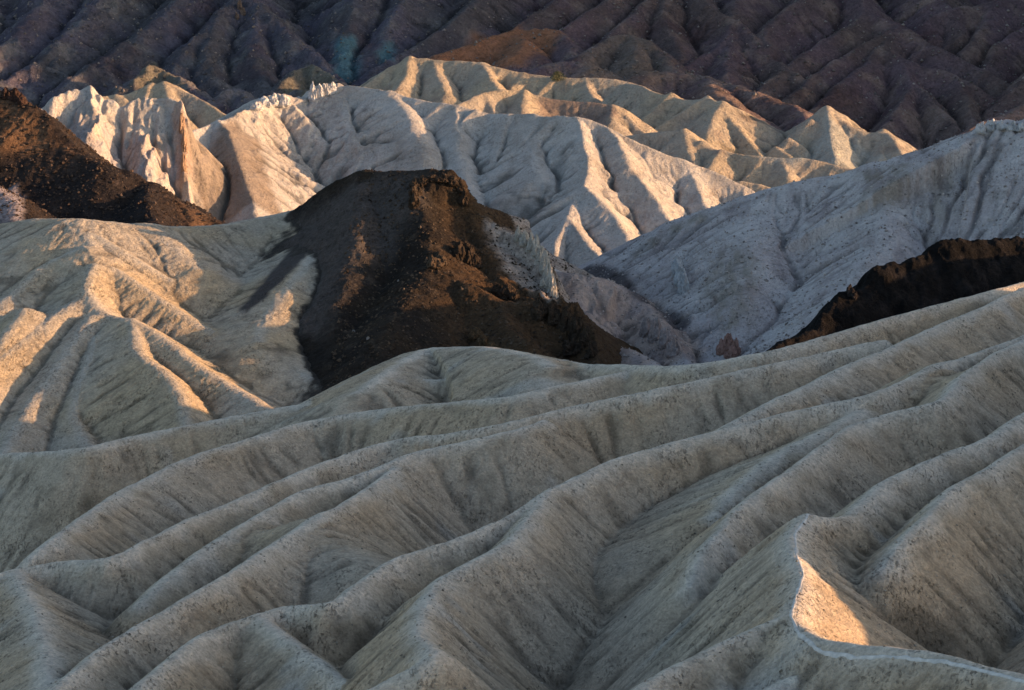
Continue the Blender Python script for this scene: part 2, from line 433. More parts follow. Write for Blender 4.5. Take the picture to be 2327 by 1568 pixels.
nr, ncn = PX.shape
ix = np.arange(nr * ncn).reshape(nr, ncn)
qf = np.stack([ix[:-1, :-1], ix[:-1, 1:], ix[1:, 1:], ix[1:, :-1]], -1).reshape(-1, 4)
me = bpy.data.meshes.new("path"); me.from_pydata(np.stack([PX, PY, PZ], -1).reshape(-1, 3).tolist(), [], qf.tolist()); me.update()
me.polygons.foreach_set("use_smooth", np.ones(len(qf), bool))
ca = me.color_attributes.new("Col", 'FLOAT_COLOR', 'POINT')
pc4 = np.ones((nr, ncn, 4), np.float32)
pc4[..., :3] = np.array([.62, .565, .50]) * (1 - .28 * np.abs(of)[None, :, None] ** 2 + .22 * noise(PX / .5, PY / .5, 12)[..., None])
ca.data.foreach_set("color", pc4.ravel())
me.materials.append(earth("trodden_dust", .12, bump=.5, crack=.1, mott=.15))
o = bpy.data.objects.new("path", me); C.objects.link(o); o["kind"] = "structure"
o["label"] = "pale narrow footpath worn along the crest at lower right"

# ================================================================== DARK BUTTE
bt = Hills(-110, 50, 372, 535, .32)
bt.warp(1., 12, 18)
R = lambda pts, **kw: bt.ridge([P(*p) for p in pts], **kw)
R([(690,466,491),(700,457,490),(760,412,487),(800,398,486),(850,391,483)], sl=1.3, sr=1.25, r=1.5, jag=.6)
R([(865,391,482),(920,394,480),(960,388,478),(1010,392,476),(1045,408,474),(1062,440,473),(1068,472,472),(1120,505,468)], sl=1.7, sr=.66, r=1.5, jag=.5, jl=7)
R([(1100,495,469),(1150,522,465),(1180,540,462),(1238,585,455),(1258,640,447),(1262,690,438)], sl=1.9, sr=1.6, r=.6, jag=1.0, jl=3)
R([(1062,470,472),(1090,535,463),(1128,612,451),(1150,655,443)], sl=.25, sr=.62, r=1., reach=14)
R([(1262,690,438),(1330,738,428),(1350,775,420),(1360,830,408),(1380,900,396)], sl=1.7, sr=.62, r=1., jag=1., jl=5)
R([(940,392,479),(955,450,467),(970,520,456),(985,580,448),(1040,640,439),(1140,688,431),(1200,690,432),(1260,695,434)], sl=.62, sr=.56, r=1.2, jag=.8)
R([(800,580,450),(730,670,438),(700,740,427),(715,810,415),(760,880,403)], sl=.55, sr=.95, r=2, jag=.8)
R([(985,580,448),(940,650,434),(900,720,420),(860,800,405)], sl=.6, sr=.65, r=4)
R([(840,394,484),(815,480,467),(800,580,450),(770,690,432),(780,800,412)], sl=.62, sr=1.1, r=4, k=2)
R([(1140,688,431),(1150,740,421),(1200,790,410),(1260,850,398)], sl=.7, sr=.6, r=1.2, jag=1.)
bt.H += 1.0 * fbm(bt.X, bt.Y, 14, 3, 91)
crag = 0
for (u, v, rr, am) in [(1000,400,9,.8),(1050,430,8,1.2),(960,430,6,.8),(1060,575,5,2.6),(995,592,4,1.8),(1150,655,4.5,2.2),(1290,730,8,4.),(1340,770,7,3.),(1230,690,7,2.5),(1200,790,7,1.6)]:
    p = bt.hit(u, v)
    if p: crag = crag + am * np.exp(-((bt.X - p[0]) ** 2 + (bt.Y - p[1]) ** 2) / (rr * .6) ** 2)
rg = fbm(bt.X, bt.Y, 4.5, 4, 95, .6, ridged=True)
bt.H += crag * (.25 + .9 * rg) + .45 * fbm(bt.X, bt.Y, 3.2, 4, 96, .62)
bt.rills(2.2, .2, seed=15)
bt.erode(.3, steps=70, iters=2, cap=12, seed=8, power=.6)
# ================================================================== LEFT SUNLIT HILL
lh = Hills(-222, 10, 352, 530, .32)
lh.warp(.7, 18, 8)
R = lambda pts, **kw: lh.ridge([P(*p) for p in pts], **kw)
R([(-1100,640,440),(-400,600,470),(-150,540,500),(0,510,488),(70,497,480),(180,497,470),(300,510,474),(400,517,480),(500,512,486),(600,493,492),(680,478,494),(800,470,494)], sl=.5, sr=.42, r=5)
R([(150,500,469),(200,525,464),(270,565,457),(380,632,451),(500,692,447),(560,717,444),(640,765,432),(720,825,415),(778,897,398),(820,950,385)], sl=.6, sr=.45, r=1.2)
R([(180,505,468),(228,590,450),(330,655,440),(430,722,431),(520,778,423),(560,799,419),(640,832,411),(720,868,403),(775,907,394),(830,960,382)], sl=.6, sr=.5, r=1.5)
R([(215,600,446),(190,655,435),(235,716,426),(300,724,420),(370,770,411),(450,830,400),(530,882,391),(615,933,381),(700,990,370)], sl=.62, sr=.5, r=1.2)
R([(300,724,420),(312,800,404),(385,850,394),(412,905,384),(425,965,374),(430,1020,364)], sl=.66, sr=.5, r=1.2)
R([(180,680,432),(120,720,424),(50,775,414),(0,810,407),(-60,850,400)], sl=.6, sr=.5, r=2)
R([(240,720,425),(212,790,412),(188,860,401),(163,935,389),(172,955,386),(198,1012,375),(215,1060,366)], sl=.62, sr=.55, r=1.5)
R([(215,716,424),(130,830,405),(85,900,394),(40,975,381),(0,1040,370)], sl=.58, sr=.55, r=2.)
R([(60,700,425),(-20,800,408),(-60,900,392)], sl=.58, r=2.)
R([(190,560,454),(100,600,450),(40,660,440),(-40,720,428)], sl=.5, r=3.5)
R([(790,500,484),(745,548,468),(700,600,454),(640,668,438),(600,725,427),(590,775,417)], sl=.5, sr=.42, r=5, k=2)
R([(680,478,494),(700,520,480),(715,560,470)], sl=.5, r=3)
R([(330,515,476),(400,560,464),(450,610,456)], sl=.5, r=3, k=2)
lh.H += (.15 * fbm(lh.X, lh.Y, 16, 3, 61) + .15 * fbm(lh.X, lh.Y, 3, 3, 62))
lh.rills(4.5, .22, seed=13); lh.rills(1.7, .16, seed=14, start=.4)
lh.erode(.3, steps=90, iters=3, cap=16, seed=5, power=.6)
M_LH = earth("ochre_clay", .22, bump=1.1, crack=.8, mott=.28)
def col_lh(X, Y, Z, D, F):
    n = fbm(X, Y, 25, 4, 71); n2 = fbm(X, Y, 6, 4, 72)
    c = mixc(C3(.50, .375, .24), C3(.48, .395, .30), smooth(-.3, .3, n))
    c = mixc(c, C3(.33, .26, .18), smooth(.1, .5, n2) * .4)
    c = mixc(c, C3(.50, .45, .38), (1 - smooth(.2, 2., D)) * .5)  # crests lightened: some dust, some skylight painted into the albedo
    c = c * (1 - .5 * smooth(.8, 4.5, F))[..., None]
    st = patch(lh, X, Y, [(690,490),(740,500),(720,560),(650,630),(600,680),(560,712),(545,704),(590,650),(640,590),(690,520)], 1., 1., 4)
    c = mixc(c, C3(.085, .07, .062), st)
    hb = bt._bspline(bt.H, np.clip((X - bt.x0) / bt.cell, 1, bt.H.shape[1] - 3), (Y - bt.y0) / bt.cell)
    deb = smooth(-1.8, -.5, hb - Z + 1.5 * fbm(X, Y, 5, 4, 76) + 1.0 * fbm(X, Y * .6, 2.2, 4, 77)) * (X > bt.x0 + 3)
    return mixc(c, C3(.06, .048, .038), deb)
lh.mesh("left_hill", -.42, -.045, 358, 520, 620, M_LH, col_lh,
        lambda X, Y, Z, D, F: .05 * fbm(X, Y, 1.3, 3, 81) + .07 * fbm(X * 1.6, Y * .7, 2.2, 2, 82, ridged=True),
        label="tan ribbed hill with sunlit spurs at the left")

# ================================================================== DARK BUTTE, surface
M_BT = earth("dark_basalt_scree", .3, bump=1.5, crack=.6, mott=.4)
def col_bt(X, Y, Z, D, F):
    n = fbm(X, Y, 15, 4, 101); n2 = fbm(X, Y, 3, 4, 102)
    c = mixc(C3(.026, .020, .016), C3(.046, .032, .021), smooth(-.3, .4, n))
    c = mixc(c, C3(.10, .075, .055), smooth(.15, .5, n2) * .5)
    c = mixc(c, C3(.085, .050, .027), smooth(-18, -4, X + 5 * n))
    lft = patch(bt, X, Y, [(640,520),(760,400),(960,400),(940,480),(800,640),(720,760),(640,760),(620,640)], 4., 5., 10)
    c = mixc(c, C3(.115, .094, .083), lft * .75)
    pk = patch(bt, X, Y, [(1100,505),(1180,535),(1245,590),(1262,690),(1215,670),(1140,610),(1120,560)], 1.2, 2., 4)
    pk = np.maximum(pk, smooth(0, 1.5, X - np.interp(Y, [436, 440, 455, 468, 480], [30, 9.5, 7.6, 1.5, -3]) + 1.5 * n2))
    c = mixc(c, mixc(C3(.47, .37, .30), C3(.30, .22, .17), smooth(0, .4, n2)), pk)
    return c
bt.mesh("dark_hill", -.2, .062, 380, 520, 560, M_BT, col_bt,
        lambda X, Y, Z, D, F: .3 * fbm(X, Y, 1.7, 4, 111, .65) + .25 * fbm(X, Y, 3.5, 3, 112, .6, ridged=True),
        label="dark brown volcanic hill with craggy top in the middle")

# ================================================================== WHITE HILL ON THE RIGHT
wh = Hills(-18, 225, 372, 560, .34)
wh.warp(1., 16, 28)
R = lambda pts, **kw: wh.ridge([P(*p) for p in pts], **kw)
R([(1250,700,540),(1320,655,530),(1380,612,520),(1450,552,508),(1530,502,498),(1600,481,492),(1720,441,488),(1830,406,486),(1930,391,484),(1990,371,482),(2080,343,480),(2110,352,479),(2170,328,478),(2215,290,478),(2240,278,477),(2300,275,474),(2400,262,470),(2600,200,462),(3300,150,450)], sl=.6, sr=.66, r=2)
R([(1480,530,503),(1530,562,488),(1570,610,474),(1600,690,458),(1625,800,440),(1640,860,430)], sl=.6, r=3, k=1.5)
R([(1740,441,488),(1735,520,470),(1705,640,450),(1680,780,430),(1670,850,420)], sl=.55, r=5, k=3)
R([(1990,371,482),(2020,450,466),(2010,540,450),(1950,640,434),(1850,740,416)], sl=.56, r=3, k=1.5)
R([(2130,345,479),(2190,440,468),(2190,520,454),(2160,600,440)], sl=.56, r=4, k=2)
R([(2270,277,476),(2310,400,472),(2330,520,450)], sl=.56, r=5, k=2)
# pink broken slope between the dark hill and the white hill
R([(1225,600,470),(1290,628,456),(1350,634,456),(1400,640,460),(1480,700,452),(1560,775,438),(1600,850,425)], sl=.5, r=1.5, jag=.8)
R([(1285,640,456),(1320,690,448),(1352,745,438),(1400,782,432),(1450,805,422),(1500,842,412)], sl=.6, r=1., jag=1.)
R([(1480,715,446),(1535,765,434),(1560,830,420)], sl=.9, sr=.7, r=.8, jag=1.2)
wh.H += .8 * fbm(wh.X, wh.Y, 18, 3, 121) + .2 * fbm(wh.X, wh.Y, 4, 3, 122)
def rough_mask(hl, spots):
    m = 0
    for (u, v, rr) in spots:
        p = hl.hit(u, v)
        if p: m = m + np.exp(-((hl.X - p[0]) ** 2 + (hl.Y - p[1]) ** 2) / rr ** 2)
    return np.clip(m, 0, 1)
rm = rough_mask(wh, [(2250,290,7),(2300,290,7),(1560,620,5),(1580,700,5),(1590,760,5),(1350,700,7),(1420,740,7),(1520,760,6),(1300,660,6),(2080,500,5)])
wh.H += rm * (1.3 * fbm(wh.X * 1.4, wh.Y * .8, 4.5, 4, 125, .6, ridged=True) - .4)
wh.rills(7, .9, seed=16); wh.rills(2.6, .3, seed=17)
wh.erode(1.2, steps=90, iters=3, cap=18, seed=11, power=.6)
M_WH = earth("white_tuff", .24, bump=1.0, crack=.6, mott=.2)
def col_wh(X, Y, Z, D, F):
    n = fbm(X, Y, 16, 4, 131); n2 = fbm(X, Y, 4.5, 4, 132)
    c = mixc(C3(.46, .395, .375), C3(.525, .465, .435), smooth(-.3, .3, n))
    c = mixc(c, C3(.36, .30, .26), smooth(.05, .5, n2) * .4)
    br = patch(wh, X, Y, [(1620,570),(1700,560),(1730,640),(1700,740),(1640,760),(1600,680)], 2.5, 4., 6)
    br = np.maximum(br, patch(wh, X, Y, [(1950,400),(2060,370),(2070,440),(2020,480),(1960,460)], 2., 4., 6))
    br = np.maximum(br, .7 * patch(wh, X, Y, [(2080,380),(2160,380),(2180,470),(2110,560),(2090,460)], 2., 3., 6))
    br = np.maximum(br, patch(wh, X, Y, [(1430,570),(1600,480),(1600,500),(1440,590)], 1.5, 2., 5))
    c = mixc(c, C3(.30, .25, .20), br * (.25 + .6 * smooth(-.4, .3, fbm(X, Y * .4, 2.2, 4, 133))))
    pk = patch(wh, X, Y, [(1230,580),(1400,625),(1500,700),(1590,800),(1600,850),(1290,870),(1250,700)], 2., 3., 8)
    pk = np.maximum(pk, (1 - smooth(24, 29, X + .0 * Y + 2 * n2)) * (1 - smooth(452, 466, Y + 4 * n2)))
    c = mixc(c, mixc(C3(.43, .32, .26), C3(.33, .26, .235), smooth(-.1, .4, fbm(X, Y * .5, 4, 4, 138))), pk * .9)
    st = along(wh, X, Y, [(1262,600),(1330,617),(1400,632),(1450,672),(1500,705),(1545,750)], 2.6)
    c = mixc(c, C3(.09, .075, .075), st * .9)
    c = mixc(c, c * C3(.70, .66, .66), smooth(.0, .45, fbm(X, Y * .4, 5, 4, 137)) * .7)
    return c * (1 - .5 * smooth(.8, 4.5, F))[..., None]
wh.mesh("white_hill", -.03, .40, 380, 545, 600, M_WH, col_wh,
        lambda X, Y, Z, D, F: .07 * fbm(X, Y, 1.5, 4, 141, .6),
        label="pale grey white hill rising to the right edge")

# ================================================================== DARK ROCK RIDGE ON THE RIGHT
dr = Hills(35, 178, 345, 440, .28)
dr.warp(.8, 6, 38)
R = lambda pts, **kw: dr.ridge([P(*p) for p in pts], **kw)
R([(1700,815,368),(1758,797,375),(1790,772,378),(1850,757,382),(1860,735,384),(1874,703,388),(1900,680,391),(1925,652,393),(1940,668,393),(1955,662,394),(1990,608,398),(2040,598,400),(2100,582,402),(2112,556,404),(2150,540,405),(2230,548,407),(2326,540,410),(2500,520,415),(2700,500,420),(3200,480,425)], sl=1.0, sr=.95, r=.5, jag=2.0, jl=3.5, k=.2)
dr.H += .9 * fbm(dr.X, dr.Y, 5, 5, 151, .62) + .45 * fbm(dr.X, dr.Y, 2., 3, 152, .6, ridged=True)
dr.erode(.15, steps=30, iters=1, cap=8, seed=12)
M_DR = earth("black_lava_rock", .28, bump=1.6, crack=.6, mott=.4)
def col_dr(X, Y, Z, D, F):
    n2 = fbm(X, Y, 3, 4, 162)
    return mixc(C3(.009, .0075, .007), C3(.022, .018, .017), smooth(-.2, .5, n2))
dr.mesh("dark_rock_ridge", .10, .40, 352, 430, 380, M_DR, col_dr,
        lambda X, Y, Z, D, F: .35 * fbm(X, Y, 1.3, 4, 171, .65),
        label="black jagged lava ridge below the white hill at right")

# ================================================================== LEFT DARK HILL
ld = Hills(-240, -40, 470, 600, .4)
ld.warp(1., 10, 48)
R = lambda pts, **kw: ld.ridge([P(*p) for p in pts], **kw)
R([(-1000,-60,600),(-300,60,585),(-100,150,568),(-20,205,561),(10,207,560),(38,207,560),(52,232,556),(110,262,552),(150,310,546),(185,345,542),(250,375,538),(300,390,536),(335,412,534),(400,460,529),(460,490,526),(530,512,522),(600,545,516)], sl=.75, sr=.62, r=1., jag=.8, jl=5, k=.3)
R([(-100,330,550),(0,337,546),(60,332,545),(130,337,543),(185,345,542),(230,372,536)], sl=.6, sr=.75, r=1.5, jag=.8)
R([(345,412,534),(330,450,520),(350,500,508)], sl=.7, r=1.5, jag=.6)
R([(430,480,527),(420,510,518)], sl=.7, r=1.5, jag=.6)
R([(-60,400,520),(20,440,510),(40,500,500)], sl=.6, r=2)
ld.H += .9 * fbm(ld.X, ld.Y, 10, 4, 181) + .35 * fbm(ld.X, ld.Y, 2.5, 4, 182, .6)
ld.rills(3, .4, seed=18)
ld.erode(.3, steps=50, iters=2, cap=10, seed=14)
M_LD = earth("rusty_scree", .34, bump=1.6, crack=.5, mott=.45)
def col_ld(X, Y, Z, D, F):
    n = fbm(X, Y, 12, 4, 191); n2 = fbm(X, Y, 3, 4, 192)
    c = mixc(C3(.028, .022, .021), C3(.05, .036, .03), smooth(-.3, .4, n))
    up = patch(ld, X, Y, [(0,215),(40,210),(180,350),(120,335),(0,330)], 2., 3., 6)
    up = np.maximum(up, patch(ld, X, Y, [(400,455),(530,510),(540,540),(430,530)], 2., 2., 6))
    c = mixc(c, C3(.17, .095, .055), up * .9)
    wp = patch(ld, X, Y, [(-40,410),(30,420),(52,450),(50,510),(-60,530)], 1.2, 1.5, 5)
    c = mixc(c, C3(.34, .28, .28), wp)
    return mixc(c, C3(.12, .085, .07), smooth(.2, .5, n2) * .35)
ld.mesh("left_dark_hill", -.40, -.1, 478, 590, 420, M_LD, col_ld,
        lambda X, Y, Z, D, F: .2 * fbm(X, Y, 1.6, 4, 195, .6),
        label="dark rusty scree hill at the left edge")

# ================================================================== WHITE RIDGE
def PW(u, v, d):
    return P(u, v, d + float(np.interp(u, [0, 205, 415, 540, 640, 760, 890, 1040, 1200, 1310, 1400, 1600, 1720, 2000], [0, 8, 15, 26, 32, 30, 22, 12, 2, -5, -3, 8, 14, 20])))
wr = Hills(-295, 175, 535, 745, .42)
wr.warp(1.3, 16, 58)
R = lambda pts, **kw: wr.ridge([PW(*p) for p in pts], **kw)
R([(-1000,330,600),(20,262,598),(90,250,600),(140,212,603),(175,200,605),(205,198,605),(240,233,600),(300,240,600),(350,226,599)], sl=.9, sr=1.15, r=.8, jag=1.6, jl=4)
R([(350,226,599),(372,222,598),(410,235,595),(422,275,590)], sl=3, sr=5., r=.6, jag=1.6, jl=4)
R([(205,198,605),(215,280,590),(200,380,572),(260,460,556)], sl=1.3, sr=.5, r=.6, jag=2., jl=4)
R([(408,235,595),(416,310,587),(420,400,578),(430,480,568)], sl=5, sr=1.6, r=.6, jag=2., jl=4)
R([(310,240,600),(330,340,584),(350,440,566)], sl=1.6, r=1.5, jag=1.5, jl=4)
R([(425,305,616),(470,285,620),(540,263,628),(570,245,636),(600,222,644),(640,213,650),(680,222,655),(700,215,658),(707,193,662),(760,190,662),(820,198,660),(890,205,658),(950,225,655),(1040,240,655),(1110,257,655),(1200,263,652),(1240,270,650),(1310,264,648),(1350,272,645),(1400,295,640),(1470,335,632),(1600,380,622),(1720,437,610),(1850,500,598),(2000,570,586)], sl=.8, sr=.95, r=.5, jag=.8, jl=6)
R([(500,272,622),(526,310,606),(553,400,580),(582,480,560),(605,550,547)], sl=.6, sr=.72, r=.6)
R([(600,222,655),(625,300,636),(680,400,612),(720,480,594)], sl=.55, r=3, k=2)
R([(760,190,662),(800,280,640),(835,370,620),(840,450,602)], sl=.6, sr=.55, r=1.5)
R([(890,205,658),(930,260,643),(960,330,627),(965,380,616)], sl=.55, r=2)
R([(1035,240,655),(1038,330,634),(1065,420,613),(1120,520,589),(1150,600,572)], sl=.58, r=1.0)
R([(1310,264,648),(1335,340,629),(1330,420,609),(1285,490,592),(1262,545,580),(1262,620,564),(1250,700,548)], sl=.72, sr=.6, r=.45)
R([(1285,490,592),(1330,550,580),(1385,610,566),(1430,680,550)], sl=.6, sr=.6, r=.4)
R([(1330,420,606),(1400,500,590),(1440,570,574),(1480,640,558)], sl=.6, sr=.5, r=.4)
R([(1385,288,641),(1430,370,622),(1500,470,600),(1540,540,584)], sl=.66, sr=.55, r=.45)
R([(1560,368,626),(1585,425,613),(1612,485,599),(1640,540,586)], sl=.66, sr=.55, r=.45)
R([(1210,264,652),(1215,330,635),(1230,400,618)], sl=.5, r=2, k=1.5)
for i, (pts, side, gp) in enumerate([([(600,222,644),(760,190,662),(950,225,655),(1200,263,652),(1310,264,648)], -1, 13),
    ([(1350,272,645),(1470,335,632),(1720,437,610),(1850,500,598)], -1, 11),
    ([(1310,264,648),(1335,340,629),(1330,420,609),(1262,545,580)], -1, 9), ([(1310,264,648),(1335,340,629),(1330,420,609)], 1, 8),
    ([(1285,490,592),(1385,610,566)], 1, 7), ([(1330,420,609),(1440,560,580)], 1, 7), ([(1385,288,641),(1430,370,622),(1500,470,600)], 1, 8),
    ([(1035,240,655),(1065,420,613),(1120,520,589)], -1, 12), ([(1035,240,655),(1065,420,613),(1120,520,589)], 1, 12)]):
    wr.ribs([PW(*p) for p in pts], side, slope=.62, gap=gp, length=34, relief=.86, seed=80 + i, r=.8, k=.6, steep=.72)
wr.H += .9 * fbm(wr.X, wr.Y, 20, 3, 201) + .22 * fbm(wr.X, wr.Y, 4, 3, 202)
rm = rough_mask(wr, [(640,230,8),(700,230,8),(740,210,7),(690,330,10),(740,380,12),(800,330,8),(700,420,12),(800,440,10),(620,260,6),(250,300,14),(330,330,14),(210,280,9),(400,300,8),(410,400,8),(300,430,10),(560,260,6)])
wr.H += rm * (1.8 * fbm(wr.X * 1.2, wr.Y, 6, 5, 205, .62, ridged=True) - .6)
pc = [wr.hit(u, v) for u, v in ((130, 260), (210, 250), (290, 290), (350, 290), (400, 300))]
cm = 0
for p in pc:
    if p: cm = np.maximum(cm, np.exp(-((wr.X - p[0]) ** 2 / 6. ** 2 + (wr.Y - p[1] + 8) ** 2 / 20. ** 2)))
wr.H += cm * (3.2 * fbm(wr.X, wr.Y * .22, 4.2, 4, 207, .6, ridged=True) - 1.)
wr.rills(8, 1.3, seed=19); wr.rills(2.8, .38, seed=20)
wr.erode(1.2, steps=110, iters=3, cap=20, seed=15, power=.6)
M_WR = earth("chalky_mudstone", .32, bump=1.0, crack=.5, mott=.2)
def col_wr(X, Y, Z, D, F):
    n = fbm(X, Y, 20, 4, 211); n2 = fbm(X, Y, 6, 4, 212)
    c = mixc(C3(.43, .375, .325), C3(.495, .44, .39), smooth(-.3, .3, n))
    c = mixc(c, C3(.38, .32, .27), smooth(.1, .5, n2) * .35)
    br = patch(wr, X, Y, [(422,285),(520,275),(590,320),(610,400),(640,500),(480,515),(440,420)], 1.5, 2., 6)
    c = mixc(c, C3(.26, .20, .155), br * .9)
    cr = patch(wr, X, Y, [(90,250),(200,190),(420,230),(435,380),(400,440),(200,400)], 3., 4., 8)
    c = mixc(c, mixc(C3(.42, .36, .34), C3(.50, .36, .28), smooth(.0, .4, fbm(X, Y * .4, 5, 3, 214))), cr * .8)
    ru = along(wr, X, Y, [(405,250),(415,300),(420,350),(415,400)], 2.2)
    c = mixc(c, C3(.34, .2, .13), ru * .5)
    c = mixc(c, c * C3(.74, .70, .66), smooth(.05, .5, fbm(X, Y * .5, 6, 4, 217)) * .6)
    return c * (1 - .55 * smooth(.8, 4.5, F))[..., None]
wr.mesh("white_ridge", -.40, .225, 545, 728, 680, M_WR, col_wr,
        lambda X, Y, Z, D, F: .1 * fbm(X, Y, 2., 4, 221, .6),
        label="long chalk white ridge with fluted flanks behind the dark hill")

# ================================================================== TAN HILLS
th = Hills(-325, 325, 620, 900, .6)
th.warp(1.6, 20, 68)
R = lambda pts, **kw: th.ridge([P(*p) for p in pts], **kw)
R([(-900,270,760),(-300,240,765),(100,260,760),(200,225,770),(240,212,775),(300,213,780),(345,186,782),(372,183,782),(400,200,780),(440,215,775),(480,240,768),(520,264,760),(600,310,750)], sl=.7, sr=.85, r=.9)
R([(372,183,782),(388,235,766),(412,265,758),(420,310,748)], sl=.6, r=1.)
R([(345,186,782),(320,240,768),(310,290,756)], sl=.6, r=1.)
R([(760,240,825),(845,180,842),(880,150,850),(912,149,850),(935,125,855),(975,132,853),(1010,138,850),(1090,140,846),(1140,158,842),(1200,165,838),(1260,172,835),(1300,178,832),(1400,178,830),(1450,190,826),(1480,205,822)], sl=.7, sr=.85, r=.9)
R([(935,125,855),(925,165,840),(895,215,822)], sl=.6, r=1.2)
R([(985,135,852),(1000,175,836),(1010,210,824)], sl=.6, r=1.)
R([(1095,140,846),(1115,178,832),(1150,215,818)], sl=.6, r=1.)
R([(1330,178,832),(1350,220,815)], sl=.6, r=1.)
R([(1000,260,738),(1080,217,752),(1130,207,758),(1190,203,760),(1210,210,760),(1250,227,757),(1330,232,755),(1390,238,752),(1410,255,748),(1465,305,738),(1520,350,726)], sl=.7, sr=.85, r=.9)
R([(1190,203,760),(1185,240,746),(1180,280,734)], sl=.6, r=1.2)
R([(1390,238,752),(1385,280,738)], sl=.6, r=1.2)
R([(1420,190,808),(1470,200,798),(1545,228,786),(1590,230,781),(1622,218,779),(1640,228,776),(1652,260,768),(1700,310,756),(1730,350,748),(1760,400,738)], sl=.7, sr=.85, r=.9)
R([(1640,228,776),(1610,290,758),(1590,350,744)], sl=.55, r=1.5)
R([(1380,320,732),(1420,308,728),(1500,300,724),(1550,294,722),(1590,320,716),(1620,345,710),(1640,338,708),(1680,358,704),(1780,362,700),(1840,353,700),(1890,373,696),(1950,385,692),(2050,420,686)], sl=.7, sr=.85, r=.9)
R([(1552,294,722),(1572,345,708),(1580,380,698)], sl=.6, r=1.)
R([(1636,338,708),(1600,390,694)], sl=.6, r=1.)
R([(1780,362,700),(1790,410,688)], sl=.6, r=1.2)
R([(1600,425,655),(1650,412,655),(1710,410,655),(1752,428,650),(1800,450,645)], sl=.55, r=2)
R([(1700,375,762),(1730,355,765),(1780,325,768),(1840,280,771),(1880,240,772),(1920,280,764),(1950,300,760),(1975,305,758),(2010,290,760),(2030,300,755),(2050,350,742),(2080,400,732)], sl=.75, r=1.)
R([(1880,240,772),(1890,310,752),(1900,360,740)], sl=.7, r=1.)
R([(2010,290,760),(2005,350,745)], sl=.7, r=1.)
for i, (pts, side, gp, ln) in enumerate([([(200,225,770),(345,186,782),(480,240,768)], -1, 10, 24),
    ([(760,240,825),(880,150,850),(1010,138,850),(1200,165,838),(1400,178,830),(1450,190,826)], -1, 13, 34),
    ([(1080,217,752),(1250,227,757),(1465,305,738)], -1, 11, 24), ([(1470,200,798),(1622,218,779),(1700,310,756)], -1, 11, 34),
    ([(1380,320,732),(1552,294,722),(1680,358,704),(1950,385,692)], -1, 10, 22), ([(1730,355,745),(1880,240,772),(2050,350,752)], -1, 9, 26)]):
    th.ribs([P(*p) for p in pts], side, slope=.6, gap=gp, length=ln, relief=.84, seed=100 + i, r=.8, k=.8, steep=.75)
th.floor_at(-75 + .0 * th.X)
th.H += 1.2 * fbm(th.X, th.Y, 22, 3, 231) + .3 * fbm(th.X, th.Y, 5, 3, 232)
th.rills(8, 1.2, seed=21); th.rills(3.4, .45, seed=22)
th.erode(1.0, steps=70, iters=3, cap=16, seed=16, power=.6)
M_TH = earth("tan_mudstone", .42, bump=1.0, crack=.5, mott=.22)
def col_th(X, Y, Z, D, F):
    n = fbm(X, Y, 30, 4, 241); n2 = fbm(X, Y, 8, 4, 242)
    c = mixc(C3(.42, .325, .225), C3(.38, .31, .24), smooth(-.3, .3, n))
    c = mixc(c, C3(.26, .19, .15), smooth(.1, .5, n2) * .45)
    gr = patch(th, X, Y, [(1725,360),(1880,262),(2040,310),(2060,380),(1800,380)], 2., 3., 8)
    c = mixc(c, C3(.38, .36, .31), gr * .8)
    dk = patch(th, X, Y, [(1220,232),(1350,232),(1400,262),(1380,290),(1220,262)], 2., 3., 8)
    c = mixc(c, C3(.17, .12, .105), dk * .7)
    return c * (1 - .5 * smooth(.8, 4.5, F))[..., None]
th.mesh("tan_hills", -.36, .36, 640, 885, 620, M_TH, col_th,
        lambda X, Y, Z, D, F: .14 * fbm(X, Y, 2.4, 4, 251, .6), cols_px=1.15,
        label="tan and buff hills standing behind the white ridge")

# ================================================================== MOUNTAINSIDE
mt = Hills(-410, 410, 750, 1160, .85)
mt.warp(2.5, 26, 78)
R = lambda pts, **kw: mt.ridge([PM(*p) for p in pts], reach=140, **kw)
R([(-600,-300,60),(0,-340,60),(600,-300,60),(1200,-420,60),(2000,-330,60),(3000,-400,60)], sl=.8, sr=.8, r=6)
# left crags
R([(560,-200,40),(550,-5),(594,18),(632,65),(684,108),(720,137),(767,187),(800,215)], sl=.8, sr=.75, r=1., jag=3, jl=10)
R([(550,-5),(500,30),(480,90),(470,150),(500,210)], sl=.7, r=1.5, jag=2, jl=10)
R([(590,18),(575,80),(580,140),(600,200)], sl=.7, r=1.5, jag=2, jl=10)
R([(480,60),(430,100),(400,160),(380,220)], sl=.65, r=1.5, jag=2, jl=10)
R([(500,-120,20),(430,-20),(350,60),(250,130),(150,200)], sl=.6, r=2, jag=2)
R([(330,-120,20),(250,-20),(180,60),(100,130),(0,200)], sl=.6, r=2, jag=2)
R([(150,-150,20),(110,-20),(60,60),(0,120),(-80,180)], sl=.6, r=2, jag=2)
R([(-100,-100,10),(-60,0),(-100,100)], sl=.6, r=2)
R([(300,185,-25),(356,152,-22),(400,180,-25),(430,210,-28)], sl=.7, r=1.)
R([(640,200,-20),(695,150,-16),(740,175,-18),(775,200,-22)], sl=.7, r=1.)
R([(500,225,-30),(540,208,-28),(570,230,-32)], sl=.7, r=1.)
R([(640,230,-40),(677,203,-38),(720,240,-42)], sl=.7, r=1.)
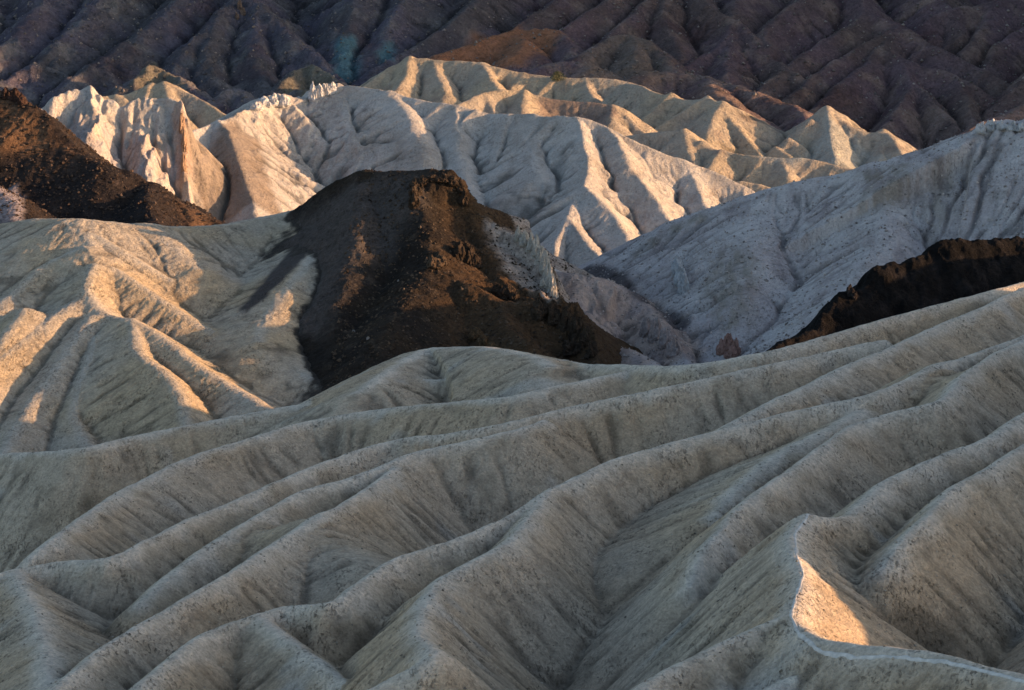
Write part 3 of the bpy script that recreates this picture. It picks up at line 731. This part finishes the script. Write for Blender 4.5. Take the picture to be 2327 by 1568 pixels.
# middle
R([(860,-200,20),(840,-60),(800,30),(790,90,15),(770,150,10)], sl=.6, r=1., jag=1.5)
R([(1180,-150,20),(1100,-20),(1070,15),(996,72),(900,133),(840,170)], sl=.78, r=1., jag=1)
R([(950,-140,30),(930,-30),(900,30),(870,90,5)], sl=.6, r=1., jag=1)
R([(1380,-140,20),(1284,-10),(1212,36),(1165,68),(1100,110)], sl=.78, r=1., jag=1)
R([(1480,-130,20),(1400,-15),(1374,10),(1284,65),(1250,90)], sl=.78, r=1., jag=1)
R([(1560,-100,15),(1464,10),(1392,72),(1320,130)], sl=.78, r=1., jag=1)
R([(1540,-60,10),(1500,20),(1530,80),(1560,130)], sl=.78, r=1., jag=1.5)
R([(960,140,-22),(1040,110,-20),(1080,92,-18),(1140,72,-16),(1200,68,-16),(1250,64,-16),(1270,75,-17),(1300,110,-20),(1320,150,-24)], sl=.78, r=3)
R([(1180,70,-16),(1190,110,-24)], sl=.55, r=1.)
R([(1300,140,-24),(1360,102,-22),(1420,75,-20),(1450,82,-20),(1500,122,-24),(1535,165,-28)], sl=.78, r=3)
R([(1440,80,-20),(1440,130,-30)], sl=.6, r=1.)
R([(1225,158,-40),(1280,141,-38),(1340,148,-40)], sl=.5, r=3)
R([(1440,172,-40),(1500,165,-36),(1578,170,-34),(1640,190,-38),(1700,208,-42),(1790,237,-50),(1830,262,-56),(1850,300,-66)], sl=.6, r=3)
R([(1600,175,-36),(1680,260,-66)], sl=.55, r=3)
# right pyramids
R([(1700,-60,10),(1660,30,0),(1660,78),(1620,115),(1560,150),(1510,165)], sl=.78, r=1.)
R([(1660,78),(1720,110),(1790,148),(1810,165)], sl=.78, r=1.)
R([(1660,78),(1650,150,-6),(1640,200,-14)], sl=.6, r=1.)
R([(1560,-60,10),(1610,20),(1700,60),(1735,110)], sl=.78, r=1.)
R([(1900,-90,20),(1850,-20),(1780,20),(1740,70),(1745,120)], sl=.78, r=1.)
R([(1880,-90,20),(1960,-10),(1975,30),(1850,108),(1740,185),(1720,215)], sl=.78, r=1.)
R([(1975,30),(2040,60),(2110,95),(2200,140),(2260,170),(2310,205)], sl=.78, r=1.)
R([(2040,60),(1960,100),(1880,145),(1795,215)], sl=.78, r=1.)
R([(2040,60),(2000,108),(1930,173),(1885,215),(1835,252)], sl=.78, r=1.)
R([(2000,108),(2046,137),(2110,152),(2172,170),(2244,216),(2310,250)], sl=.78, r=1.)
R([(2046,137),(2080,190),(2035,262),(2010,295)], sl=.78, r=1.)
R([(2080,190),(2136,245),(2172,300)], sl=.78, r=1.)
R([(2172,170),(2200,230),(2210,280)], sl=.78, r=1.)
R([(2080,-120,20),(2110,-20),(2160,30),(2180,80)], sl=.78, r=1.)
R([(2560,-80,10),(2400,-10),(2262,5),(2150,25),(2118,42)], sl=.78, r=1.)
R([(2262,5),(2230,60),(2200,100)], sl=.78, r=1.)
R([(2500,20),(2326,60),(2260,100),(2250,140)], sl=.78, r=1.)
R([(2450,120,-10),(2350,150,-10),(2310,200,-14)], sl=.78, r=1.)
R([(2600,180,-20),(2450,215,-20),(2326,240,-22),(2226,280,-34),(2154,338,-46)], sl=.6, r=1.)
for i, (pts, side, gp) in enumerate([([(550,-5),(632,65),(767,187)], -1, 14), ([(550,-5),(500,30),(470,150)], 1, 12), ([(550,-5),(500,30),(470,150)], -1, 12),
    ([(500,-120,20),(350,60),(150,200)], -1, 15), ([(500,-120,20),(350,60),(150,200)], 1, 15), ([(330,-120,20),(180,60),(0,200)], 1, 15), ([(330,-120,20),(180,60),(0,200)], -1, 15),
    ([(150,-150,20),(60,60),(-80,180)], -1, 15), ([(860,-200,20),(800,30),(770,150,10)], 1, 14), ([(1180,-150,20),(1070,15),(840,170)], 1, 14), ([(1180,-150,20),(1070,15),(840,170)], -1, 14)]):
    mt.ribs([PM(*p) for p in pts], side, slope=.62, gap=gp, length=44, relief=.93, seed=140 + i, r=1., k=1., steep=.72, drop=1.5)
mt.floor_at(-78)
X, Y = mt.X, mt.Y
mt.H += 1.5 * fbm(X, Y, 45, 3, 261) + .8 * fbm(X, Y, 9, 4, 262)
lm = smooth(-30, -80, X)
mt.H += (1 - lm) * (1.5 * fbm(X, Y, 15, 5, 264, .62, ridged=True) - .4)
mt.H += lm * 1.2 * fbm(X, Y, 7, 4, 267, .6, ridged=True)
mt.H += lm * (3.4 * fbm(X, Y, 16, 5, 263, .6, ridged=True) - .8)
mt.rills(13, 1.5, seed=23, width=.3); mt.rills(5, .8, seed=24)
mt.erode(1.5, steps=90, iters=3, cap=16, seed=17, power=.6)
M_MT = earth("purple_brown_rock", .6, bump=1.3, crack=.5, mott=.35)
def col_mt(X, Y, Z, D, F):
    n = fbm(X, Y, 45, 4, 271); n2 = fbm(X, Y, 12, 4, 272)
    c = mixc(C3(.135, .105, .115), C3(.115, .095, .088), smooth(-.3, .3, n))
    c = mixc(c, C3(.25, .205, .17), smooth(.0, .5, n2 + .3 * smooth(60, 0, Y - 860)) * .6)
    c = mixc(c, C3(.085, .055, .06), smooth(.1, .5, fbm(X, Y, 30, 3, 273)) * .6)
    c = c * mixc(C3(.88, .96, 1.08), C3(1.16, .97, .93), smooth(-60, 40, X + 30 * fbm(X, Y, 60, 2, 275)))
    rd = patch(mt, X, Y, [(960,140),(1080,85),(1180,64),(1280,75),(1260,110),(1180,150),(1000,150)], 3., 5., 12)
    c = mixc(c, C3(.30, .14, .08), rd)
    dm = patch(mt, X, Y, [(1330,120),(1430,70),(1500,120),(1520,180),(1340,180)], 4., 6., 12)
    c = mixc(c, C3(.19, .14, .11), dm * .8)
    bl = patch(mt, X, Y, [(762,92),(805,90),(812,170),(790,190),(755,170)], 3., 4., 8)
    bl = np.maximum(bl, patch(mt, X, Y, [(868,95),(893,95),(893,140),(860,145)], 2., 3., 8))
    c = mixc(c, C3(.11, .20, .22), bl * .9)
    tn = patch(mt, X, Y, [(300,190),(356,150),(420,200),(350,240)], 3., 3., 8)
    tn = np.maximum(tn, patch(mt, X, Y, [(640,200),(695,148),(775,200),(700,250)], 3., 3., 8))
    c = mixc(c, C3(.20, .17, .12), tn * .8)
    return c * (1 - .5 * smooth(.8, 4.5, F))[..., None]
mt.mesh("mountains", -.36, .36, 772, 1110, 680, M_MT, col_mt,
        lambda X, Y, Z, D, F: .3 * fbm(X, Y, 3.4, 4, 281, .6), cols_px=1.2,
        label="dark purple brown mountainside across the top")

# ================================================================== ROCKS AND THE BUSH
from mathutils import noise as mn
def rock_lumps(specs, hl, seed, spike=0.):
    """one rock formation: rough, cracked blocks grown into each other. spec: u, v at the foot, width and height in photo pixels"""
    rng = random.Random(seed); V = []; Fs = []
    import bmesh
    for sp in specs:
        u, v, wp, hp = sp[:4]
        p = P(u, v - 6, sp[4]) if len(sp) > 4 else hl.hit(u, v)
        if not p: print('rock miss', u, v); continue
        sc = p[1] / FPX; r = wp * .5 * sc; h = hp * sc
        bm = bmesh.new(); bmesh.ops.create_icosphere(bm, subdivisions=4, radius=1)
        o = Vector((rng.uniform(0, 99), rng.uniform(0, 99), rng.uniform(0, 99)))
        base = len(V)
        for q in bm.verts:
            c = q.co.copy()
            t = max(0., c.z)
            n1 = mn.fractal(c * 1.3 + o, 1., 2., 3); n2 = mn.ridged_multi_fractal(c * 3.1 + o, 1., 2., 3, 1., 2.)
            ce = mn.cell(Vector((c.x * 2.2, c.y * 2.2, c.z * 1.2)) + o) - .5
            k = 1 + .3 * n1 + .12 * (n2 - 1) + .14 * ce
            tp = 1 - (.25 + .6 * spike) * t ** (1 if spike else 2)
            V.append((p[0] + c.x * r * k * tp, p[1] + c.y * r * k * tp, p[2] + c.z * h * (k if c.z > 0 else .5)))
        for f in bm.faces: Fs.append([base + q.index for q in f.verts])
        bm.free()
    return V, Fs
def rock(name, label, cat, specs, hl, mat, col, seed, group=None, spike=0.):
    V, Fs = rock_lumps(specs, hl, seed, spike)
    if not V: return
    V = np.array(V); org = np.array([V[:, 0].mean(), V[:, 1].mean(), V[:, 2].min()])
    me = bpy.data.meshes.new(name); me.from_pydata((V - org).tolist(), [], Fs); me.update()
    ca = me.color_attributes.new("Col", 'FLOAT_COLOR', 'POINT')
    c4 = np.ones((len(V), 4), np.float32)
    nn = fbm(V[:, 0] + V[:, 2], V[:, 1] - V[:, 2], 2.0, 3, seed)
    c4[:, :3] = np.array(col)[None] * (1 + .35 * nn[:, None])
    ca.data.foreach_set("color", np.clip(c4, .005, .9).ravel()); me.materials.append(mat)
    o = bpy.data.objects.new(name, me); o.location = org.tolist(); C.objects.link(o)
    o["label"] = label; o["category"] = cat
    if group: o["group"] = group
    return o
DK, PALE, PINK, RUST, WHT = (.06, .042, .03), (.46, .41, .35), (.42, .33, .29), (.26, .12, .07), (.5, .48, .47)
rock("rock_outcrop", "broken brown rock crown on the top of the dark hill", "rock outcrop",
     [(948,422,36,16),(962,414,36,16),(985,410,34,12),(1008,412,34,12),(1028,420,32,16),(1046,436,30,22),(1054,462,26,30),(944,444,30,28),(940,466,28,28)], bt, M_BT, DK, 1)
rock("rock_outcrop", "dark jagged crag at the low right end of the dark hill", "rock outcrop",
     [(1225,715,46,42),(1258,730,40,40),(1285,745,40,46),(1310,760,36,44),(1330,785,34,40),(1345,810,30,36),(1300,800,50,30)], bt, M_BT, DK, 2)
rock("rock_outcrop", "brown knob halfway down the sunlit side of the dark hill", "rock outcrop",
     [(1045,588,34,34),(1068,596,40,34),(1085,606,30,26),(1060,572,26,20)], bt, M_BT, DK, 3)
rock("rock_outcrop", "small rounded brown knob left of the larger knob on the dark hill", "rock outcrop",
     [(985,604,34,22),(1003,600,30,20)], bt, M_BT, (.11, .075, .05), 4)
rock("rock_outcrop", "dark knob just below the pale spires", "rock outcrop",
     [(1130,668,32,24),(1150,672,36,26),(1168,682,26,18)], bt, M_BT, DK, 5)
rock("rock_outcrop", "brown boss low on the front of the dark hill above the pale knoll", "rock outcrop",
     [(1082,768,34,24),(1098,784,36,24),(1118,796,34,20)], bt, M_BT, (.12, .075, .042), 6)
rng = random.Random(5)
for i, (u, v, wp, hp, d) in enumerate([(1178,545,16,28,461.5),(1192,556,20,30,460),(1206,570,18,34,458.5),(1218,584,22,40,457),(1230,598,18,42,455),(1238,616,22,44,452),(1222,606,16,24,455),(1245,634,20,46,449),(1250,652,22,42,446),(1254,670,18,40,443),(1258,690,20,40,440),(1236,650,16,26,446)]):
    rock("rock_spire", "small pale pointed spire in the row along the right edge of the dark hill", "rock spire",
         [(u, v, wp * 1.2, hp * (.55 + .5 * rng.random()), d), (u + 4, v + 6, wp * .9, hp * .6, d), (u - 5, v + 5, wp * .8, hp * .45, d)], bt, M_WH, PALE, 20 + i, "pale spires beside the dark hill", spike=.45)
rock("rock_pillar", "tall rust stained rock pillar right of the pale left cliff", "rock pillar",
     [(413,300,14,40),(419,340,15,44),(418,385,14,40)], wr, M_WH, (.34, .22, .15), 40)
rock("rock_outcrop", "pale square crag on the crest left of the white ridge's high point", "rock outcrop",
     [(712,225,24,34),(726,222,22,30),(742,214,24,24),(755,210,20,20)], wr, M_WH, WHT, 41)
rock("rock_outcrop", "pale lumpy crag on the white ridge's crest nearest the left", "rock outcrop",
     [(600,240,30,20),(622,236,34,22),(645,238,32,20),(582,248,30,16)], wr, M_WH, WHT, 42)
rock("rock_outcrop", "broken white crag on top of the white hill at the right edge", "rock outcrop",
     [(2228,300,26,20),(2250,294,28,20),(2275,292,28,16),(2300,294,28,18),(2322,296,26,16)], wh, M_WH, WHT, 43)
rock("rock_outcrop", "rust and pink rock standing in the gully under the white hill", "rock outcrop",
     [(1642,800,30,30),(1655,795,30,38),(1672,800,22,30),(1660,812,30,24)], wh, M_WH, (.34, .2, .16), 44)
rock("rock_outcrop", "grey pink crag of upright ribs left of the gully", "rock outcrop",
     [(1468,760,30,40),(1490,770,34,46),(1512,785,30,40),(1530,805,30,36)], wh, M_WH, (.33, .27, .25), 45)
rock("rock_outcrop", "pale blue grey crag on the lower left of the white hill", "rock outcrop",
     [(1540,620,30,40),(1546,640,30,40),(1554,662,28,36)], wh, M_WH, (.42, .42, .43), 46)
rock("rock_pinnacle", "black pinnacle standing on the crest of the lava ridge", "rock pinnacle",
     [(1930,672,16,24),(1940,676,18,18)], dr, M_DR, (.04, .032, .03), 47)
rock("rock_pinnacle", "reddish black rock horn at the top left edge", "rock pinnacle",
     [(14,222,24,22),(34,226,26,26),(50,236,22,22)], ld, M_LD, (.07, .04, .032), 48)
rock("rock_outcrop", "pointed rock tip catching light high on the mountain", "rock outcrop",
     [(545,22,12,20),(552,36,12,18),(538,44,10,14)], mt, M_MT, (.2, .14, .11), 49)
for i, (u, v, wp) in enumerate([(803,756,9),(836,772,8),(905,640,5),(1040,905,0)]):
    if wp: rock("boulder", ["pale boulder on the dark slope, larger of the pair", "pale boulder right of the larger one on the dark slope", "tiny pale stone high on the dark slope"][i], "boulder",
                [(u, v, wp, wp * .8)], bt, M_WH, (.3, .27, .25), 50 + i)
def rubble(name, label, hl, x0, x1, y0, y1, n, col, mat, seed, smin=.12, smax=.5, nearz=None):
    rg = np.random.default_rng(seed)
    X_ = rg.uniform(x0, x1, n); Y_ = rg.uniform(y0, y1, n)
    Z_ = hl._bspline(hl.H, (X_ - hl.x0) / hl.cell, (Y_ - hl.y0) / hl.cell)
    S_ = smin + (smax - smin) * rg.random(n) ** 3
    tv = np.array([(1, 0, 0), (-1, 0, 0), (0, 1, 0), (0, -1, 0), (0, 0, .8), (0, 0, -.8)], float)
    tf = np.array([(0, 2, 4), (2, 1, 4), (1, 3, 4), (3, 0, 4), (2, 0, 5), (1, 2, 5), (3, 1, 5), (0, 3, 5)])
    V = tv[None] * S_[:, None, None] * (1 + .5 * (rg.random((n, 6, 3)) - .5)) * rg.uniform(.6, 1.3, (n, 1, 3))
    a = rg.uniform(0, 6.28, n); ca_, sa_ = np.cos(a)[:, None], np.sin(a)[:, None]
    V = np.stack([V[..., 0] * ca_ - V[..., 1] * sa_, V[..., 0] * sa_ + V[..., 1] * ca_, V[..., 2]], -1) + np.stack([X_, Y_, Z_ + S_ * .15], -1)[:, None]
    F_ = (tf[None] + (np.arange(n) * 6)[:, None, None]).reshape(-1, 3)
    me = bpy.data.meshes.new(name); me.from_pydata(V.reshape(-1, 3).tolist(), [], F_.tolist()); me.update()
    ca = me.color_attributes.new("Col", 'FLOAT_COLOR', 'POINT')
    c4 = np.ones((n, 6, 4), np.float32); c4[..., :3] = np.array(col) * rg.uniform(.5, 1.7, (n, 1, 1))
    ca.data.foreach_set("color", c4.ravel()); me.materials.append(mat)
    o = bpy.data.objects.new(name, me); C.objects.link(o); o["kind"] = "stuff"; o["label"] = label
rubble("rubble", "loose brown stones strewn over the dark hill", bt, -34, 18, 395, 485, 9000, (.085, .06, .042), M_BT, 1)
rubble("rubble", "loose rusty stones strewn over the left dark hill", ld, -135, -55, 500, 580, 7000, (.09, .06, .045), M_LD, 2, .15, .6)
rubble("rubble", "grey stones scattered over the white hill", wh, 12, 125, 400, 500, 9000, (.34, .29, .26), M_WH, 3, .1, .4)
rubble("rubble", "fine clods scattered over the badland ridges", fg, -80, 90, 130, 340, 26000, (.36, .30, .23), M_FG, 4, .04, .16)
rubble("rubble", "pale stones scattered over the mountainside", mt, -260, 260, 840, 1010, 9000, (.2, .165, .145), M_MT, 5, .2, .9)
# the one bush
bp = th.hit(1266, 184)
if bp:
    sc = bp[1] / FPX
    root = bpy.data.objects.new("bush", None); root.location = bp; C.objects.link(root)
    root["label"] = "olive green bush on the crest of the tan hill"; root["category"] = "bush"
    rg_ = random.Random(3); V = []; Fs = []
    for k in range(1500):
        a = rg_.uniform(0, 2 * math.pi); rr = rg_.random() ** .5; zz = rg_.random()
        prof = (1 - zz ** 2) ** .5 * (.8 + .3 * math.sin(a * 3 + 1))
        x, y, z = math.cos(a) * rr * prof * 20 * sc, math.sin(a) * rr * prof * 20 * sc, (zz * 20 + 1) * sc
        l = rg_.uniform(.12, .3)
        d1 = Vector((rg_.gauss(0, 1), rg_.gauss(0, 1), rg_.gauss(0, 1))).normalized() * l
        d2 = d1.cross(Vector((rg_.gauss(0, 1), rg_.gauss(0, 1), rg_.gauss(0, 1)))).normalized() * l * .5
        b_ = len(V); c_ = Vector((x, y, z))
        V += [c_ - d1, c_ + d2, c_ + d1, c_ - d2]; Fs.append((b_, b_ + 1, b_ + 2, b_ + 3))
    gm = bpy.data.materials.new("bush_leaf"); gm.use_nodes = True
    gb = gm.node_tree.nodes["Principled BSDF"]; gb.inputs["Roughness"].default_value = .8
    gn = gm.node_tree.nodes.new("ShaderNodeTexNoise"); gn.inputs["Scale"].default_value = 1.5
    gr_ = gm.node_tree.nodes.new("ShaderNodeValToRGB")
    gr_.color_ramp.elements[0].color = (.05, .06, .025, 1); gr_.color_ramp.elements[1].color = (.13, .13, .06, 1)
    gm.node_tree.links.new(gn.outputs[0], gr_.inputs[0]); gm.node_tree.links.new(gr_.outputs[0], gb.inputs["Base Color"])
    me = bpy.data.meshes.new("foliage"); me.from_pydata([tuple(v) for v in V], [], Fs); me.materials.append(gm)
    o = bpy.data.objects.new("foliage", me); C.objects.link(o); o.parent = root
    V = []; Fs = []
    for k in range(9):
        a = k * .7; tip = Vector((math.cos(a) * 10 * sc, math.sin(a) * 10 * sc, 13 * sc)); w_ = .12; b_ = len(V)
        for (c_, r_) in ((Vector((0, 0, -1)), w_), (tip, w_ * .3)):
            for j in range(5):
                t = j * 2 * math.pi / 5; V.append(tuple(c_ + Vector((math.cos(t) * r_, math.sin(t) * r_, 0))))
        for j in range(5): Fs.append((b_ + j, b_ + (j + 1) % 5, b_ + 5 + (j + 1) % 5, b_ + 5 + j))
    me = bpy.data.meshes.new("stem"); me.from_pydata(V, [], Fs)
    wm = bpy.data.materials.new("bark"); wm.use_nodes = True; wm.node_tree.nodes["Principled BSDF"].inputs[0].default_value = (.12, .09, .06, 1)
    me.materials.append(wm); o = bpy.data.objects.new("stem", me); C.objects.link(o); o.parent = root

# ================================================================== added hill and mountain, unseen on the right, shaped to cast shade; the ground
oh = Hills(60, 330, -60, 580, 2.)
def W(pts, **kw): oh.ridge(pts, reach=200, **kw)
W([(112,-70,-30),(108,50,-24),(105,92,-24),(104,127,-28),(104,130,-48),(104,145,-51),(104,151,-30),(105,161,-27),(106,165,-27),(108,190,-26),(112,250,-27),(118,288,-30),(120,300,-36),(122,322,-40),(124,335,-48),(128,346,-60),(134,372,-62),(138,382,-43),(142,400,-43),(148,420,-57),(158,470,-54),(165,500,-58),(170,525,-64)], sl=1.0, sr=.9, r=2)
oh.H += .8 * fbm(oh.X, oh.Y, 30, 4, 291)
me_o = oh
def rect_mesh(hl, name, mat, col, label):
    ny, nx = hl.H.shape
    v = np.stack([hl.X, hl.Y, hl.H], -1).reshape(-1, 3).astype(np.float32)
    idx = np.arange(nx * ny, dtype=np.int32).reshape(ny, nx)
    q = np.stack([idx[:-1, :-1], idx[:-1, 1:], idx[1:, 1:], idx[1:, :-1]], -1).reshape(-1, 4)
    me = bpy.data.meshes.new(name); me.from_pydata(v.tolist(), [], q.tolist()); me.update()
    ca = me.color_attributes.new("Col", 'FLOAT_COLOR', 'POINT')
    c4 = np.ones((nx * ny, 4), np.float32); c4[:, :3] = col
    ca.data.foreach_set("color", c4.ravel()); me.materials.append(mat)
    me.polygons.foreach_set("use_smooth", np.ones(len(q), bool))
    o = bpy.data.objects.new(name, me); C.objects.link(o); o["kind"] = "structure"; o["label"] = label
rect_mesh(oh, "added_shade_hill", M_FG, (.4, .36, .29), "unseen hill added to shade the badlands")
om = Hills(215, 700, 820, 1300, 8.)
om.ridge([(390,912,100),(400,940,110),(420,1100,140),(440,1300,160)], sl=1.25, sr=.8, r=6, reach=400)  # added mountain out of view, keeps the sun off most of the mountainside
om.H += 8 * fbm(om.X, om.Y, 60, 4, 293)
rect_mesh(om, "added_shade_mountain", M_MT, (.11, .09, .08), "unseen mountain added to shade the mountainside")
me = bpy.data.meshes.new("ground")
me.from_pydata([(-6000,-6000,-125),(6000,-6000,-125),(6000,9000,-125),(-6000,9000,-125)], [], [(0,1,2,3)])
ca = me.color_attributes.new("Col", 'FLOAT_COLOR', 'POINT')
ca.data.foreach_set("color", [.36,.31,.25,1]*4)
me.materials.append(M_TH)
o = bpy.data.objects.new("ground", me); C.objects.link(o); o["kind"] = "structure"; o["label"] = "flat desert floor under the hills"
print("script", round(time.time() - T0, 1))
